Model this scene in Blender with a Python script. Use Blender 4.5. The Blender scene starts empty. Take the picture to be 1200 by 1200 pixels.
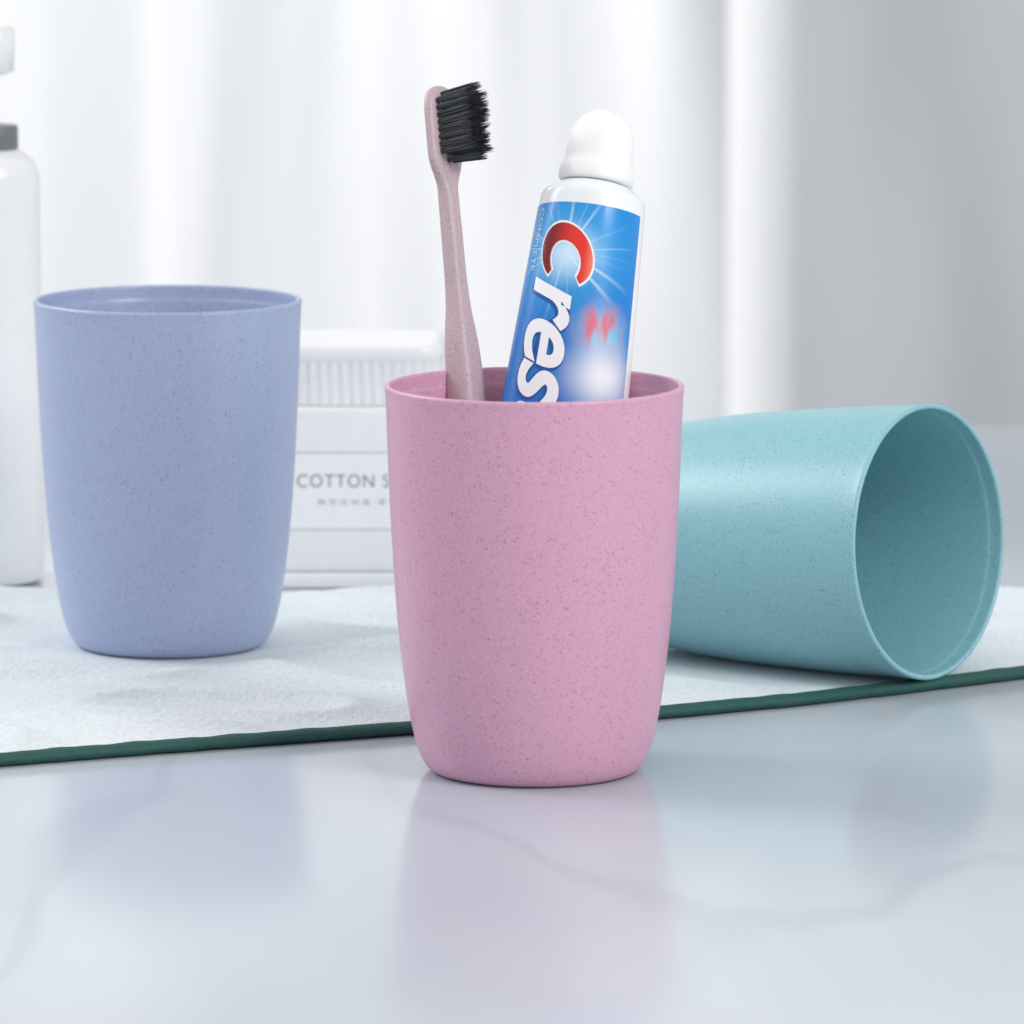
import bpy, bmesh, math, random
from mathutils import Vector, Matrix, noise
random.seed(4)
C=0.01  # centimetres -> metres
F=6950.0; PITCH=math.radians(8.23); CH=29.9
scene=bpy.context.scene
scene.view_settings.view_transform='Standard'; scene.view_settings.look='None'; scene.view_settings.exposure=0

def lin(r,g,b,a=1):
    f=lambda c:(c/255/12.92) if c/255<=0.04045 else ((c/255+0.055)/1.055)**2.4
    return (f(r),f(g),f(b),a)
def P(px,py,z=0.0):
    """where a sight line meets the height z (cm)"""
    a=(px-600)/F; b=-(py-600)/F
    cp,sp=math.cos(PITCH),math.sin(PITCH)
    d=Vector((a, cp+b*sp, -sp+b*cp))
    t=(z-CH)/d.z
    return Vector((d.x*t,d.y*t,z))
def link(o): scene.collection.objects.link(o); return o
def mesh_obj(name,verts,faces,mat=None,smooth=True,uvs=None):
    me=bpy.data.meshes.new(name)
    me.from_pydata([(v[0]*C,v[1]*C,v[2]*C) for v in verts],[],faces)
    if uvs:
        l=me.uv_layers.new(name="UVMap")
        for lp in me.loops: l.data[lp.index].uv=uvs[lp.vertex_index]
    me.validate(); 
    bm=bmesh.new(); bm.from_mesh(me); bmesh.ops.recalc_face_normals(bm,faces=bm.faces); bm.to_mesh(me); bm.free()
    if smooth:
        for p in me.polygons: p.use_smooth=True
    o=bpy.data.objects.new(name,me)
    if mat: me.materials.append(mat)
    return link(o)
def revolve(name,prof,mat,n=128,rfun=None):
    verts=[];faces=[]
    for (r,z) in prof:
        for i in range(n):
            a=2*math.pi*i/n
            rr=r*(rfun(a,z) if rfun else 1)
            verts.append((rr*math.cos(a),rr*math.sin(a),z))
    for j in range(len(prof)-1):
        for i in range(n):
            k=(i+1)%n
            faces.append((j*n+i,j*n+k,(j+1)*n+k,(j+1)*n+i))
    if prof[0][0]>0: faces.append(tuple(range(n))[::-1])
    if prof[-1][0]>0: faces.append(tuple(range((len(prof)-1)*n,len(prof)*n)))
    bmn=mesh_obj(name,verts,faces,mat)
    return bmn
def rings(name,rs,mat,n=40,p=2.4):
    """rs: z,hw,ht,xc,yc"""
    verts=[];faces=[]
    for (z,w,t,xc,yc) in rs:
        for i in range(n):
            a=2*math.pi*i/n; c,s=math.cos(a),math.sin(a)
            verts.append((xc+w*math.copysign(abs(c)**(2/p),c),yc+t*math.copysign(abs(s)**(2/p),s),z))
    for j in range(len(rs)-1):
        for i in range(n):
            k=(i+1)%n; faces.append((j*n+i,j*n+k,(j+1)*n+k,(j+1)*n+i))
    faces.append(tuple(range(n))[::-1]); faces.append(tuple(range((len(rs)-1)*n,len(rs)*n)))
    return mesh_obj(name,verts,faces,mat)
def smooth_prof(pts,sub=6):
    out=[]
    n=len(pts)
    for i in range(n-1):
        p0=pts[max(i-1,0)];p1=pts[i];p2=pts[i+1];p3=pts[min(i+2,n-1)]
        for k in range(sub):
            t=k/sub
            out.append(tuple(0.5*((2*b)+(-a+c)*t+(2*a-5*b+4*c-d)*t*t+(-a+3*b-3*c+d)*t**3) for a,b,c,d in zip(p0,p1,p2,p3)))
    out.append(tuple(pts[-1])); return out
def parent(ch,pa):
    ch.parent=pa
def empty(name,loc):
    e=bpy.data.objects.new(name,None); e.location=Vector(loc)*C; e.empty_display_size=0.02; return link(e)
def tag(o,label,cat,group=None):
    o["label"]=label;o["category"]=cat
    if group:o["group"]=group

# ---------- materials
def newmat(name):
    m=bpy.data.materials.new(name); m.use_nodes=True
    nt=m.node_tree; b=nt.nodes["Principled BSDF"]; return m,nt,b
def N(nt,t,**kw):
    n=nt.nodes.new(t)
    for k,v in kw.items(): setattr(n,k,v)
    return n
def mixc(nt,fac,a,b,blend='MIX'):
    n=N(nt,'ShaderNodeMix',data_type='RGBA',blend_type=blend)
    for s,v in ((0,fac),(6,a),(7,b)):
        if isinstance(v,(int,float,tuple)): n.inputs[s].default_value=v
        else: nt.links.new(v,n.inputs[s])
    return n.outputs[2]
def math_(nt,op,a,b=None,c=None,clamp=False):
    n=N(nt,'ShaderNodeMath',operation=op,use_clamp=clamp)
    for i,v in enumerate((a,b,c)):
        if v is None: continue
        if isinstance(v,(int,float)): n.inputs[i].default_value=v
        else: nt.links.new(v,n.inputs[i])
    return n.outputs[0]
def ramp(nt,f,p0,p1):
    n=N(nt,'ShaderNodeMapRange',interpolation_type='SMOOTHSTEP')
    nt.links.new(f,n.inputs[0]); n.inputs[1].default_value=p0;n.inputs[2].default_value=p1
    return n.outputs[0]
def noise_(nt,co,scale,detail=2,rough=.5):
    n=N(nt,'ShaderNodeTexNoise'); n.inputs['Scale'].default_value=scale;n.inputs['Detail'].default_value=detail;n.inputs['Roughness'].default_value=rough
    nt.links.new(co,n.inputs['Vector']); return n.outputs['Fac']

def plastic(name,base,dark,light,rough=.36,amt=.58):
    m,nt,b=newmat(name)
    co=N(nt,'ShaderNodeTexCoord').outputs['Object']
    def specks(scale,dens,rad):
        v=N(nt,'ShaderNodeTexVoronoi'); v.inputs['Scale'].default_value=scale; nt.links.new(co,v.inputs['Vector'])
        w=N(nt,'ShaderNodeTexNoise'); w.inputs['Scale'].default_value=scale*2; w.inputs['Detail'].default_value=0; nt.links.new(co,w.inputs['Vector'])
        sx=N(nt,'ShaderNodeSeparateColor'); nt.links.new(v.outputs['Color'],sx.inputs[0])
        on=math_(nt,'GREATER_THAN',sx.outputs[0],1-dens)
        d=math_(nt,'ADD',v.outputs['Distance'],math_(nt,'MULTIPLY',math_(nt,'SUBTRACT',w.outputs['Fac'],.5),.5))
        s=math_(nt,'SUBTRACT',1,ramp(nt,d,rad*.6,rad))
        return math_(nt,'MULTIPLY',math_(nt,'MULTIPLY',on,s),sx.outputs[1])
    clump=ramp(nt,noise_(nt,co,140,2),.35,.65)
    s1=specks(1700,.5,.5); s2=specks(1150,.2,.35); s3=specks(1500,.35,.42)
    c=base
    c=mixc(nt,math_(nt,'MULTIPLY',math_(nt,'MULTIPLY',s1,amt),math_(nt,'ADD',math_(nt,'MULTIPLY',clump,.55),.45)),c,dark)
    c=mixc(nt,math_(nt,'MULTIPLY',s2,amt*1.25),c,dark)
    c=mixc(nt,math_(nt,'MULTIPLY',s3,.4),c,light)
    nt.links.new(c,b.inputs['Base Color'])
    b.inputs['Roughness'].default_value=rough
    bu=N(nt,'ShaderNodeBump'); bu.inputs['Strength'].default_value=.1; bu.inputs['Distance'].default_value=.0003
    nt.links.new(noise_(nt,co,900,2),bu.inputs['Height']); nt.links.new(bu.outputs[0],b.inputs['Normal'])
    return m
def simple(name,col,rough=.4,**kw):
    m,nt,b=newmat(name)
    co=N(nt,'ShaderNodeTexCoord').outputs['Object']
    n=noise_(nt,co,120,2)
    d=(col[0]*.94,col[1]*.94,col[2]*.94,1)
    nt.links.new(mixc(nt,n,col,d),b.inputs['Base Color'])
    b.inputs['Roughness'].default_value=rough
    for k,v in kw.items(): b.inputs[k.replace('_',' ')].default_value=v
    return m

M_blue=plastic("blue wheat-straw plastic",lin(164,177,210),lin(122,106,112),lin(194,203,225),rough=.34)
M_pink=plastic("pink wheat-straw plastic",lin(211,160,187),lin(142,86,90),lin(234,192,212),rough=.34)
M_teal=plastic("teal wheat-straw plastic",lin(136,189,200),lin(108,106,92),lin(176,216,222),rough=.36)
M_mauve=plastic("mauve wheat-straw plastic",lin(188,166,172),lin(128,102,104),lin(212,194,198),rough=.45)
M_white=simple("white plastic",lin(240,241,242),.3)
M_tubewhite=simple("white laminate",lin(238,240,243),.25)
M_cap=simple("frosted white cap",lin(243,244,245),.5,Subsurface_Weight=.25)
M_cap.node_tree.nodes["Principled BSDF"].inputs['Subsurface Radius'].default_value=(.003,.003,.003)
M_dark=simple("grey collar",lin(128,132,136),.35,Metallic=.5)
M_bristle=simple("charcoal bristle",lin(66,70,78),.5)
M_letter=simple("grey printed ink",lin(130,132,136),.6)
M_pale=simple("pale grey ink",lin(186,188,192),.6)
M_lwhite=simple("white ink",lin(246,248,252),.3)
M_navy=simple("navy ink",lin(14,84,168),.3)
M_small=simple("pale blue ink",lin(190,225,245),.3)
M_green=simple("dark green piping",lin(30,82,76),.65)
m,nt,b=newmat("red ink"); M_red=m
uvn=N(nt,'ShaderNodeUVMap').outputs[0]; sp=N(nt,'ShaderNodeSeparateXYZ'); nt.links.new(uvn,sp.inputs[0])
c=mixc(nt,ramp(nt,sp.outputs[0],-.8,.3),lin(116,10,22),lin(226,50,42))
c=mixc(nt,ramp(nt,sp.outputs[0],.6,1.05),c,lin(244,130,104))
nt.links.new(c,b.inputs['Base Color']); b.inputs['Roughness'].default_value=.22

# ---------- cups
outer=[(2.4,0),(2.66,.02),(2.88,.13),(3.07,.42),(3.23,.9),(3.38,1.6),(3.54,2.7),(3.68,4.0),(3.79,5.5),(3.88,7.1),(3.945,8.7),(3.975,9.6),(4.0,10.2),(4.02,10.42)]
prof=[(0.0,.12),(2.2,.12),(2.32,.02)]+smooth_prof(outer,5)
lip=[(4.02,10.47),(3.99,10.51),(3.94,10.52),(3.89,10.5),(3.87,10.45),(3.86,10.25),(3.85,10.12),(3.83,10.05),(3.82,9.95)]
inner=[(3.78,8.7),(3.71,7.1),(3.62,5.5),(3.51,4.0),(3.37,2.7),(3.19,1.6),(2.99,.9),(2.7,.5),(2.3,.36),(0,.34)]
prof+=smooth_prof(lip,3)+smooth_prof(inner,4)
def cup(mat):
    return revolve("tumbler_cup",prof,mat,n=160)
TT=.25 # towel top
pink=cup(M_pink); pink.location=Vector((.60,158,0.0))*C
tag(pink,"pink speckled plastic tumbler cup holding toothbrush and toothpaste","cup","wheat-straw tumbler cups")
blue=cup(M_blue); blue.location=Vector((-10.33,177,TT))*C; blue.rotation_euler[2]=1.1
tag(blue,"blue speckled plastic tumbler cup standing empty on white towel","cup","wheat-straw tumbler cups")
teal=cup(M_teal)
yaw=math.radians(53); tilt=math.radians(4.0)
n=Vector((math.sin(yaw)*math.cos(tilt),-math.cos(yaw)*math.cos(tilt),math.sin(tilt)))
q=n.to_track_quat('Z','Y'); R=q.to_matrix()
rimc=Vector((12.15,170.5,0)); 
lowest=min((R@v.co).z for v in teal.data.vertices)/C
base=rimc-n*10.5; base.z=TT-.02-lowest
teal.matrix_world=Matrix.Translation(base*C)@R.to_4x4()
tag(teal,"teal speckled plastic tumbler cup lying on its side on towel","cup","wheat-straw tumbler cups")

# ---------- toothbrush
B=Vector((.60-1.0,158+.35,.55)); 
T=Vector((-2.02,158+5.5,18.1))
d=(T-B).normalized(); L=(T-B).length
yawb=math.radians(52); nb=Vector((math.sin(yawb),-math.cos(yawb),0)); nb=(nb-d*nb.dot(d)).normalized()
yl=-nb; xl=yl.cross(d).normalized()
RB=Matrix((xl,yl,d)).transposed()
k=L/18.9
rs=[(0,.15,.12),(.08,.28,.24),(.3,.38,.34),(1.5,.44,.40),(4,.48,.44),(8,.49,.46),(10.2,.49,.46),(11.2,.46,.43),(11.9,.40,.37),(12.5,.33,.31),(13.4,.29,.27),(14.5,.285,.26),(15.6,.29,.24),(16.0,.33,.21),(16.3,.46,.2),(16.6,.60,.2),(16.9,.66,.2),(17.8,.66,.2),(18.3,.64,.2),(18.6,.55,.19),(18.78,.40,.17),(18.88,.22,.12),(18.9,.08,.05)]
rs=smooth_prof(rs,4)
br=empty("toothbrush",(0,0,0)); br.matrix_world=Matrix.Translation(B*C)@RB.to_4x4()
h=rings("handle",[(z*k,w,t,0,0) for z,w,t in rs],M_mauve,n=44,p=2.8); parent(h,br)
verts=[];faces=[]
def strand(b0,dr,l,r):
    u=dr.orthogonal().normalized();v=dr.cross(u)
    i0=len(verts)
    for (s,rr) in ((0,r),(l*.8,r*.95),(l,r*.35)):
        for kk in range(4):
            a=kk*math.pi/2; verts.append(b0+dr*s+(u*math.cos(a)+v*math.sin(a))*rr)
    for j in range(2):
        for kk in range(4):
            k2=(kk+1)%4; faces.append((i0+j*4+kk,i0+j*4+k2,i0+(j+1)*4+k2,i0+(j+1)*4+kk))
    faces.append((i0+8,i0+9,i0+10,i0+11))
for row in range(10):
    z=(16.74+row*.21)*k
    cols=4 if 0<row<9 else 2
    for ci in range(cols):
        x=(ci-(cols-1)/2)*.25
        lt=1.18+random.uniform(-.03,.03)
        td=Vector((random.uniform(-.03,.03)+x*.06,-1,random.uniform(-.04,.04)+(row-4.5)*.006)).normalized()
        for s in range(42):
            a=random.uniform(0,6.28);rr=.078*math.sqrt(random.random())
            b0=Vector((x+rr*math.cos(a),-.19,z+rr*math.sin(a)))
            dr=(td+Vector((random.gauss(0,.02)+rr*math.cos(a)*.45,0,random.gauss(0,.02)+rr*math.sin(a)*.45))).normalized()
            strand(b0,dr,lt+random.uniform(-.05,.03)-rr*1.4,.010)
bo=mesh_obj("bristles",verts,faces,M_bristle,smooth=False); parent(bo,br)
tag(br,"mauve toothbrush with charcoal bristles leaning in pink cup","toothbrush")

# ---------- toothpaste tube
TB=Vector((.60-.45,158-.35,.55)); TS=Vector((2.22,158+4.2,15.02))
d=(TS-TB).normalized(); LT=(TS-TB).length
y=Vector((0,1,0)); y=(y-d*y.dot(d)).normalized(); x=y.cross(d).normalized()
RT=Matrix((x,y,d)).transposed()
tube=empty("toothpaste_tube",(0,0,0)); tube.matrix_world=Matrix.Translation(TB*C)@RT.to_4x4()
tag(tube,"blue and white toothpaste tube with frosted cap standing in pink cup","toothpaste")
def ab(z):
    t=max(0,min(1,z/LT)); a=2.18+(1.45-2.18)*t
    b=math.sqrt(max(.012,2*1.46**2*(.985)-a*a)) if t<1 else 1.43
    if t>.9: b=b+(1.43-b)*(t-.9)/.1
    b*=min(1,.12+t*3.0)
    return a,b
def tp(s,z,off=0):
    ph=s/1.43; a,b=ab(z)
    return ((a+off)*math.sin(ph),-(b+off)*math.cos(ph)+(.0),z)
n=96; zs=[i*LT/60 for i in range(61)]
verts=[];faces=[]
allr=[(z,None) for z in zs]+[(LT+.10,1.42),(LT+.17,1.37),(LT+.26,1.26),(LT+.38,1.10),(LT+.46,.92),(LT+.5,.72),(LT+.54,.66),(LT+1.0,.66)]
for z,r in allr:
    for i in range(n):
        a=2*math.pi*i/n
        if r is None: A,Bb=ab(z)
        else: A=Bb=r
        verts.append((A*math.sin(a),-Bb*math.cos(a),z))
for j in range(len(allr)-1):
    for i in range(n):
        kk=(i+1)%n; faces.append((j*n+i,j*n+kk,(j+1)*n+kk,(j+1)*n+i))
faces.append(tuple(range(n))[::-1]);faces.append(tuple(range((len(allr)-1)*n,len(allr)*n)))
body=mesh_obj("tube_body",verts,faces,M_tubewhite); parent(body,tube)
capp=smooth_prof([(.84,0),(.96,.02),(1.02,.10),(1.035,.26),(1.01,.42),(.965,.54),(.94,.66),(.935,.85),(.93,1.05),(.895,1.3),(.82,1.54),(.70,1.75),(.53,1.92),(.33,2.04),(.14,2.09),(0.01,2.1)],4)
cap=revolve("cap",[(0.6,.0)]+capp,M_cap,n=120,rfun=lambda a,z:1+(.014*math.cos(a*8))*(max(0,min(1,(.6-z)/.25))))
cap.location=Vector((0,0,LT+.50))*C; parent(cap,tube)
m,nt,b=newmat("blue printed label"); M_label=m
uv=N(nt,'ShaderNodeUVMap').outputs[0]; sp=N(nt,'ShaderNodeSeparateXYZ'); nt.links.new(uv,sp.inputs[0]); U,V=sp.outputs[0],sp.outputs[1]
def burst(u0,v0,r,rays,seed):
    du=math_(nt,'SUBTRACT',U,u0);dv=math_(nt,'SUBTRACT',V,v0)
    dist=math_(nt,'SQRT',math_(nt,'ADD',math_(nt,'MULTIPLY',du,du),math_(nt,'MULTIPLY',dv,dv)))
    ang=math_(nt,'ARCTAN2',dv,du)
    nz=N(nt,'ShaderNodeTexNoise',noise_dimensions='1D'); nz.inputs['Scale'].default_value=rays;nz.inputs['Detail'].default_value=2
    nt.links.new(math_(nt,'ADD',ang,seed),nz.inputs['W'])
    ray=ramp(nt,nz.outputs['Fac'],.54,.8)
    fall=math_(nt,'SUBTRACT',1,ramp(nt,dist,0,r))
    return fall,math_(nt,'MULTIPLY',ray,fall),dist
zc=LT-1.9
f1,r1,_=burst(-.55,zc+.15,2.2,6,3); f2,r2,_=burst(.65,zc-1.9,1.1,4,11); f3,r3,_=burst(.8,zc-3.1,1.4,3,21)
f5,_,_=burst(-.45,zc+.15,1.1,5,3)
c=mixc(nt,ramp(nt,V,zc-5,zc+2),lin(0,108,196),lin(4,134,214))
c=mixc(nt,math_(nt,'MULTIPLY',f1,.5),c,lin(90,200,242))
c=mixc(nt,math_(nt,'MULTIPLY',r1,.9),c,lin(228,246,255))
c=mixc(nt,math_(nt,'MULTIPLY',f5,.85),c,lin(220,242,255))
c=mixc(nt,math_(nt,'MULTIPLY',f2,.8,clamp=True),c,lin(150,214,240))
c=mixc(nt,math_(nt,'MULTIPLY',f3,1.0,clamp=True),c,lin(238,244,248))
mpp=N(nt,'ShaderNodeMapping'); mpp.inputs['Scale'].default_value=(2.6,.8,1); mpp.inputs['Rotation'].default_value=(0,0,.2); nt.links.new(uv,mpp.inputs[0])
nz=noise_(nt,mpp.outputs[0],1.3,1)
f4,_,_=burst(.6,zc-1.75,1.15,3,2)
red=math_(nt,'MULTIPLY',ramp(nt,nz,.36,.66),ramp(nt,f4,.05,.9))
c=mixc(nt,math_(nt,'MULTIPLY',red,.85),c,lin(230,92,100))
nt.links.new(c,b.inputs['Base Color']); b.inputs['Roughness'].default_value=.25; b.inputs['Coat Weight'].default_value=.15
verts=[];faces=[];uvs=[]
s0,s1=-2.35,1.58; ns,nz_=70,80; z0,z1=1.3,LT-.35
for j in range(nz_+1):
    z=z0+(z1-z0)*j/nz_
    for i in range(ns+1):
        s=s0+(s1-s0)*i/ns
        verts.append(tp(s,z,.012)); uvs.append((s,z))
for j in range(nz_):
    for i in range(ns):
        a=j*(ns+1)+i; faces.append((a,a+1,a+ns+2,a+ns+1))
lab=mesh_obj("label",verts,faces,M_label,uvs=uvs); parent(lab,tube)

def text_mesh(txt,offset=0.0,shear=0.0,res=8):
    cu=bpy.data.curves.new("t",'FONT'); cu.body=txt; cu.size=1; cu.offset=offset; cu.shear=shear; cu.resolution_u=res
    if txt.startswith("COTTON"): cu.space_character=1.12
    if txt=="rest": cu.space_character=.96
    o=bpy.data.objects.new("t",cu); link(o)
    dg=bpy.context.evaluated_depsgraph_get(); dg.update()
    me=bpy.data.meshes.new_from_object(o.evaluated_get(dg))
    bpy.data.objects.remove(o); bpy.data.curves.remove(cu)
    bm=bmesh.new(); bm.from_mesh(me); bpy.data.meshes.remove(me)
    return bm
def bb(bm):
    xs=[v.co.x for v in bm.verts];ys=[v.co.y for v in bm.verts]; return min(xs),max(xs),min(ys),max(ys)
def tube_text(name,txt,zstart,length,sbase,height,mat,off,bold=.02,shear=.15,grow=0.0,ds=0,dz=0):
    bm=text_mesh(txt,bold+grow,shear)
    r=text_mesh(txt,bold,shear); X0,X1,Y0,Y1=bb(r); r.free()
    Y0=0
    sx=length/(X1-X0); sy=height/(Y1-Y0)
    for v in bm.verts: v.co.x=(v.co.x-X0)*sx; v.co.y=(v.co.y-Y0)*sy
    a,b_,c_,d_=bb(bm)
    q=c_
    while q<d_:
        bmesh.ops.bisect_plane(bm,geom=bm.verts[:]+bm.edges[:]+bm.faces[:],plane_co=(0,q,0),plane_no=(0,1,0)); q+=.05
    q=a
    while q<b_:
        bmesh.ops.bisect_plane(bm,geom=bm.verts[:]+bm.edges[:]+bm.faces[:],plane_co=(q,0,0),plane_no=(1,0,0)); q+=.25
    for v in bm.verts:
        v.co=Vector(tp(sbase+ds+v.co.y,zstart-dz-v.co.x,off))*C
    me=bpy.data.meshes.new(name); bm.to_mesh(me); bm.free(); me.materials.append(mat)
    for p in me.polygons: p.use_smooth=True
    o=bpy.data.objects.new(name,me); link(o); parent(o,lab); return o
zt=LT-.98
# crescent initial: thick back, ends tapering, opening towards the following letters
def crescent(name,mat,off,g):
    vs=[];fc=[];us=[]
    na,nr=72,10
    a0,a1=math.radians(40),math.radians(326)
    for i in range(na+1):
        t=i/na; an=a0-g*.9+(a1-a0+g*1.8)*t
        tk=.20+.36*math.sin(math.pi*t)**.7
        for j in range(nr+1):
            r=(1+g)-(tk+2*g)*j/nr
            X=r*math.cos(an)*.84; Y=r*math.sin(an)*.72
            X+=Y*.30
            vs.append(tp(-.55+Y,zt-.82-X,off)); us.append((Y/.72,X/.84))
    for i in range(na):
        for j in range(nr):
            a=i*(nr+1)+j; fc.append((a,a+1,a+nr+2,a+nr+1))
    o=mesh_obj(name,vs,fc,mat,uvs=us); parent(o,lab)
crescent("letter_outline",M_lwhite,.018,.07)
crescent("red_letter",M_red,.030,0)
tube_text("lettering_shadow","rest",zt-1.46,4.6,-1.28,1.34,M_navy,.018,bold=.02,grow=.02,shear=.38,ds=-.04,dz=.04)
tube_text("white_lettering","rest",zt-1.46,4.6,-1.28,1.34,M_lwhite,.036,bold=.02,shear=.38)
tube_text("small_lettering","COMPLETE",zt+.48,1.75,-1.70,.2,M_small,.018,bold=.0,shear=0)

# ---------- countertop
m,nt,b=newmat("pale marble"); M_marble=m
co=N(nt,'ShaderNodeTexCoord').outputs['Object']
mp=N(nt,'ShaderNodeMapping'); mp.inputs['Rotation'].default_value=(0,0,.75); mp.inputs['Scale'].default_value=(1,.3,1); nt.links.new(co,mp.inputs[0])
w=N(nt,'ShaderNodeTexNoise'); w.inputs['Scale'].default_value=6; w.inputs['Detail'].default_value=3; nt.links.new(mp.outputs[0],w.inputs['Vector'])
ad=N(nt,'ShaderNodeVectorMath',operation='MULTIPLY_ADD'); ad.inputs[1].default_value=(.08,.08,.08); nt.links.new(w.outputs['Color'],ad.inputs[0]); nt.links.new(mp.outputs[0],ad.inputs[2])
c=mixc(nt,ramp(nt,noise_(nt,ad.outputs[0],7,3,.45),.25,.75),lin(172,181,193),lin(200,207,215))
n2=noise_(nt,ad.outputs[0],5,3,.5)
v2=math_(nt,'SUBTRACT',1,ramp(nt,math_(nt,'ABSOLUTE',math_(nt,'SUBTRACT',n2,.52)),0,.02))
c=mixc(nt,math_(nt,'MULTIPLY',v2,.2),c,lin(144,156,168))
nt.links.new(c,b.inputs['Base Color']); b.inputs['Roughness'].default_value=.17
def box(name,x0,x1,y0,y1,z0,z1,mat,bev=0,seg=3):
    bm=bmesh.new(); bmesh.ops.create_cube(bm,size=1)
    for v in bm.verts: v.co=Vector(((x0+x1)/2+v.co.x*(x1-x0),(y0+y1)/2+v.co.y*(y1-y0),(z0+z1)/2+v.co.z*(z1-z0)))*C
    if bev: bmesh.ops.bevel(bm,geom=bm.edges[:],offset=bev*C,segments=seg,affect='EDGES',profile=.5)
    me=bpy.data.meshes.new(name); bm.to_mesh(me); bm.free(); me.materials.append(mat)
    for p in me.polygons: p.use_smooth=bool(bev)
    return link(bpy.data.objects.new(name,me))
back=P(1200,497).y
ct=box("countertop",-60,60,100,back,-4,0,M_marble,.4); ct["kind"]="structure"

# ---------- towel
front_px=[(-420,936),(-150,911),(0,898),(240,879),(475,861),(620,852),(765,843),(980,822),(1200,795),(1400,770),(1600,744)]
fp=[P(a,b_) for a,b_ in front_px]; fp=[tuple(v) for v in fp]
fs=smooth_prof(fp,30)
nu=len(fs)-1; nv=150
teal_a=Vector((base.x,base.y)); teal_b=Vector((rimc.x,rimc.y))
def segd(p,a,b_):
    t=max(0,min(1,(p-a).dot(b_-a)/(b_-a).length_squared)); return (p-(a+(b_-a)*t)).length
def sst(a,b_,x):
    t=max(0,min(1,(x-a)/(b_-a))); return t*t*(3-2*t)
farY=P(600,699).y
fs=[(fx,fy+.10*noise.noise(Vector((fx*.55,0,3))),0) for fx,fy,_ in fs]
verts=[];faces=[]
for i,(fx,fy,_) in enumerate(fs):
    for j in range(nv+1):
        t=j/nv
        yb=farY+.35*math.sin(fx*.35+1)
        yy=fy+(yb-fy)*t
        p=Vector((fx,yy))
        e=min(yy-fy,yb-yy)
        w=noise.noise(Vector((fx*.14+yy*.10,yy*.24-fx*.05,1.7)))
        rg=1-abs(noise.noise(Vector((fx*.17+yy*.17,yy*.24-fx*.10,5.1)))*2.0); rg=max(0,rg)**2.5
        hgt=max(0,w*.32+.08)+rg*.30
        damp=sst(3.2,6.4,(p-Vector((-10.33,177))).length)*sst(3.0,6.0,segd(p,teal_a,teal_b))*sst(.2,2.0,e)
        edge=sst(0,.25,e)
        z=.05+(TT-.05)*edge+hgt*damp
        verts.append((fx,yy,z))
for i in range(nu):
    for j in range(nv):
        a=i*(nv+1)+j; faces.append((a,a+nv+1,a+nv+2,a+1))
m,nt,b=newmat("white cotton towel"); M_towel=m
co=N(nt,'ShaderNodeTexCoord').outputs['Object']
n1=noise_(nt,co,25,3); n2=noise_(nt,co,700,3,.7)
c=mixc(nt,n1,lin(212,221,225),lin(226,232,235))
c=mixc(nt,math_(nt,'MULTIPLY',ramp(nt,n2,.42,.62),.42),c,lin(186,199,205))
nt.links.new(c,b.inputs['Base Color']); b.inputs['Roughness'].default_value=.95
bu=N(nt,'ShaderNodeBump'); bu.inputs['Strength'].default_value=.6; bu.inputs['Distance'].default_value=.0007
nt.links.new(noise_(nt,co,600,3,.65),bu.inputs['Height']); nt.links.new(bu.outputs[0],b.inputs['Normal'])
towel=mesh_obj("towel",verts,faces,M_towel)
tag(towel,"white cotton towel with dark green piped edge on marble counter","towel")
verts=[];faces=[];nn=12
for i,(fx,fy,_) in enumerate(fs):
    a=Vector(fs[max(i-1,0)]);b_=Vector(fs[min(i+1,nu)]); tdir=(b_-a).normalized(); nrm=Vector((-tdir.y,tdir.x,0))
    rr=.188+.03*noise.noise(Vector((fx*1.5,0,0)))
    cpos=Vector((fx,fy,0))+nrm*.02+Vector((0,0,.19))
    for kk in range(nn):
        an=2*math.pi*kk/nn
        verts.append(cpos+nrm*(math.cos(an)*rr*1.6)+Vector((0,0,math.sin(an)*rr)))
for i in range(nu):
    for kk in range(nn):
        k2=(kk+1)%nn; faces.append((i*nn+kk,i*nn+k2,(i+1)*nn+k2,(i+1)*nn+kk))
hem=mesh_obj("hem",verts,faces,M_green); parent(hem,towel); hem["label"]="dark green piped hem of the towel"
nt=M_green.node_tree; b=nt.nodes["Principled BSDF"]; co=N(nt,'ShaderNodeTexCoord').outputs['Object']
bu=N(nt,'ShaderNodeBump'); bu.inputs['Strength'].default_value=.9; bu.inputs['Distance'].default_value=.0005
nt.links.new(noise_(nt,co,600,3,.7),bu.inputs['Height']); nt.links.new(bu.outputs[0],b.inputs['Normal'])

# ---------- cotton swab box
cb=P(425,690); D=cb.y+2.6
bx=empty("cotton_swab_box",(cb.x,D,0))
def relbox(name,w,dp,z0,z1,mat,bev):
    o=box(name,-w/2,w/2,-dp/2,dp/2,z0,z1,mat,bev,5); parent(o,bx); return o
M_boxw=simple("white ceramic box",lin(240,241,243),.3)
relbox("base",5.7,5.15,0,.5,M_boxw,.1)
relbox("box_body",5.55,5.0,.502,5.9,M_boxw,.2)
m=simple("ribbed milky plastic",lin(238,239,241),.35); M_rib=m
def ribring(hw,z,amp,n=240,cr=.8):
    out=[]
    for i in range(n):
        a=2*math.pi*i/n; c,s=math.cos(a),math.sin(a); p=6
        r=1/((abs(c)**p+abs(s)**p)**(1/p))
        xx,yy=c*r*hw,s*r*(hw-.25)
        sc=1+amp*math.sin((xx if abs(xx)<abs(yy) else yy)*2*math.pi/.34)
        out.append((xx*sc,yy*sc,z))
    return out
verts=[];faces=[];lev=[(2.5,5.88,0),(2.6,5.93,0),(2.58,6.0,.02),(2.58,7.3,.02),(2.6,7.35,0),(2.64,7.42,0),(2.64,7.75,0),(2.58,7.85,0),(2.3,7.9,0)]
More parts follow.
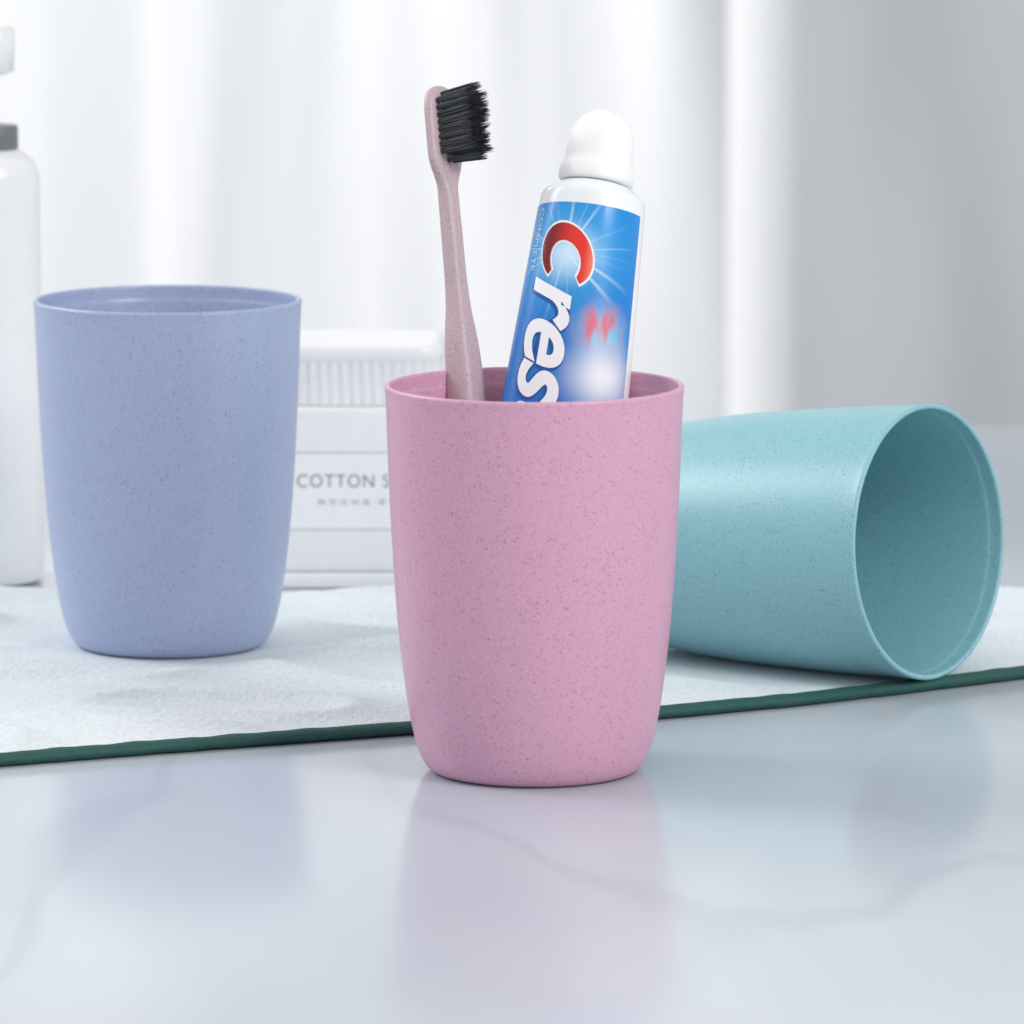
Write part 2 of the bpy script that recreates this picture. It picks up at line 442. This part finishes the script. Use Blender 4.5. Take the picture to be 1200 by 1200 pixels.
for hw,z,am in lev: verts+=ribring(hw,z,am)
nn=240
for j in range(len(lev)-1):
    for i in range(nn):
        k2=(i+1)%nn; faces.append((j*nn+i,j*nn+k2,(j+1)*nn+k2,(j+1)*nn+i))
faces.append(tuple(range(nn))[::-1]);faces.append(tuple(range((len(lev)-1)*nn,len(lev)*nn)))
lid=mesh_obj("ribbed_lid",verts,faces,M_rib); parent(lid,bx)
fy=-2.5
def frame(name,x0,x1,z0,z1,t,mat,parent_o):
    vs=[(x0,fy-.012,z0),(x1,fy-.012,z0),(x1,fy-.012,z1),(x0,fy-.012,z1),(x0+t,fy-.012,z0+t),(x1-t,fy-.012,z0+t),(x1-t,fy-.012,z1-t),(x0+t,fy-.012,z1-t)]
    o=mesh_obj(name,vs,[(0,1,5,4),(1,2,6,5),(2,3,7,6),(3,0,4,7)],mat,smooth=False); parent(o,parent_o); return o
M_paper=simple("white paper",lin(242,243,245),.6)
pl=mesh_obj("label",[(-2.56,fy-.006,1.9),(2.56,fy-.006,1.9),(2.56,fy-.006,4.45),(-2.56,fy-.006,4.45)],[(0,1,2,3)],M_paper,smooth=False); parent(pl,bx)
frame("label_border",-2.56,2.56,1.9,4.45,.04,M_pale,pl)
def flat_text(name,txt,w,h,z,mat,bold=.0,xc=0):
    bm=text_mesh(txt,bold); X0,X1,Y0,Y1=bb(bm)
    for v in bm.verts: v.co=Vector(((xc+(v.co.x-(X0+X1)/2)*w/(X1-X0))*C,(fy-.014)*C,(z+(v.co.y-Y0)*h/(Y1-Y0))*C))
    me=bpy.data.meshes.new(name); bm.to_mesh(me); bm.free(); me.materials.append(mat)
    o=link(bpy.data.objects.new(name,me)); parent(o,pl); return o
flat_text("lettering","COTTON SWABS",4.62,.42,3.3,M_letter,-.002,.2)
flat_text("small_lettering","棉 签 收 纳 盒 · 家 用 棉 棒",3.3,.2,2.72,M_pale,.004,.2)
tag(bx,"white cotton swab box with ribbed lid and lettered label","box")

# ---------- soap bottle
bp=P(-20,690); sb=empty("pump_bottle",(bp.x,bp.y+1.8,0))
bo=revolve("bottle_body",smooth_prof([(1.5,0),(1.72,.05),(1.83,.25),(1.84,1.5),(1.84,7),(1.84,12.6),(1.8,13.3),(1.62,13.75),(1.3,14.0),(1.12,14.1)],5),M_white); parent(bo,sb)
co_=revolve("collar",[(1.1,14.08),(1.16,14.12),(1.16,14.8),(1.12,14.86),(.5,14.88)],M_dark); parent(co_,sb)
st=revolve("pump_stem",[(.42,14.87),(.42,16.6),(.4,16.62)],M_white,n=48); parent(st,sb)
hd=rings("pump_head",[(16.5,.75,.75,0,0),(16.6,1.05,.85,0,0),(17.6,1.1,.85,0,0),(18.0,1.05,.8,0,0),(18.1,.8,.6,0,0)],M_white); parent(hd,sb)
nz2=rings("nozzle",[(0,.34,.3,0,0),(2.2,.28,.24,0,0),(2.3,.2,.18,0,0)],M_white); nz2.rotation_euler=(0,math.radians(-92),0); nz2.location=Vector((-.8,0,17.3))*C; parent(nz2,hd)
tag(sb,"tall white pump bottle with grey collar on counter","bottle")

# ---------- curtain, post, wall
def bgx(px,D): return (px-600)/F*D
CD=400
m,nt,b=newmat("sheer white curtain"); M_curt=m
co=N(nt,'ShaderNodeTexCoord').outputs['Object']
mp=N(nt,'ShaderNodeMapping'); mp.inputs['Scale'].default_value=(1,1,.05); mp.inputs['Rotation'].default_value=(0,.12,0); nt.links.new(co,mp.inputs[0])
c=mixc(nt,ramp(nt,noise_(nt,mp.outputs[0],11,2,.5),.35,.65),lin(222,224,228),lin(242,243,245))  # upright streaks painted into the colour as light and shade of folds
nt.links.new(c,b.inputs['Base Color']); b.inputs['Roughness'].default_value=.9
verts=[];faces=[]
x0,x1=-60,bgx(850,CD); nx=500; nz_=24
for i in range(nx+1):
    for j in range(nz_+1):
        z=-70+j*180/nz_
        xx=x0+(x1-x0)*i/nx
        sx=xx*.75+ (z-10)*.13*math.sin(xx*.08)
        sx+=3.5*noise.noise(Vector((xx*.06,0,8)))
        wv_=1.7*math.sin(sx*.36+1.6*math.sin(sx*.13))+.35*math.sin(sx*1.3+2*math.sin(sx*.25+1))+.08*math.sin(sx*3.3)
        amp=.25+.75*max(-.2,noise.noise(Vector((sx*.07,z*.01,3))))
        verts.append((xx,CD+wv_*amp*.85,z))
for i in range(nx):
    for j in range(nz_):
        a=i*(nz_+1)+j; faces.append((a,a+nz_+1,a+nz_+2,a+1))
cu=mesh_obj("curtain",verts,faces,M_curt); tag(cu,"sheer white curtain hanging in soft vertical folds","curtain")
wf=box("window_frame",bgx(856,390),bgx(930,390),388,392,-70,110,simple("white painted frame",lin(248,249,250),.35),.3)
tag(wf,"plain white window frame post beside the curtain","window frame")
m,nt,b=newmat("grey marble wall"); M_wall=m
co=N(nt,'ShaderNodeTexCoord').outputs['Object']
mp=N(nt,'ShaderNodeMapping'); mp.inputs['Rotation'].default_value=(0,-.75,0); mp.inputs['Scale'].default_value=(1,1,.25) ; nt.links.new(co,mp.inputs[0])
n1=noise_(nt,mp.outputs[0],7,2,.5)
c=mixc(nt,ramp(nt,n1,.35,.7),lin(166,170,175),lin(184,187,192))
nt.links.new(c,b.inputs['Base Color']); b.inputs['Roughness'].default_value=.6
wl=box("marble_wall",bgx(931,380),80,380,386,-70,110,M_wall,.2); tag(wl,"pale grey marble wall behind the counter","wall")

# ---------- light
w=bpy.data.worlds.new("World"); scene.world=w; w.use_nodes=True
bg=w.node_tree.nodes['Background']; bg.inputs[0].default_value=(.985,.992,1,1); bg.inputs[1].default_value=.69
def area(name,loc,target,size,power,col=(1,1,1),sy=None):
    l=bpy.data.lights.new(name,'AREA'); l.energy=power; l.size=size; l.color=col
    if sy: l.shape='RECTANGLE'; l.size_y=sy
    o=link(bpy.data.objects.new(name,l)); o.location=loc
    o.rotation_euler=(Vector(target)-Vector(loc)).to_track_quat('-Z','Y').to_euler()
area("key_softbox",(.95,.65,.9),(0.02,1.7,.05),.5,13,(1,.99,.975))
area("window_softbox",(-1.2,2.0,.9),(0,1.7,.05),.6,10,(.99,.995,1))
area("added_curtain_fill",(-1.2,3.0,1.0),(-.2,4.0,.05),.8,18,(1,1,1),.6)  # added unseen lamp, only there to brighten the curtain

# ---------- camera
cd=bpy.data.cameras.new("Camera"); cam=link(bpy.data.objects.new("Camera",cd)); scene.camera=cam
cam.location=(0,0,CH*C); cam.rotation_euler=(math.radians(90)-PITCH,0,0)
cd.sensor_width=36; cd.lens=F/1200*36; cd.clip_start=.05; cd.clip_end=50
cd.dof.use_dof=True; cd.dof.focus_distance=1.64; cd.dof.aperture_fstop=22
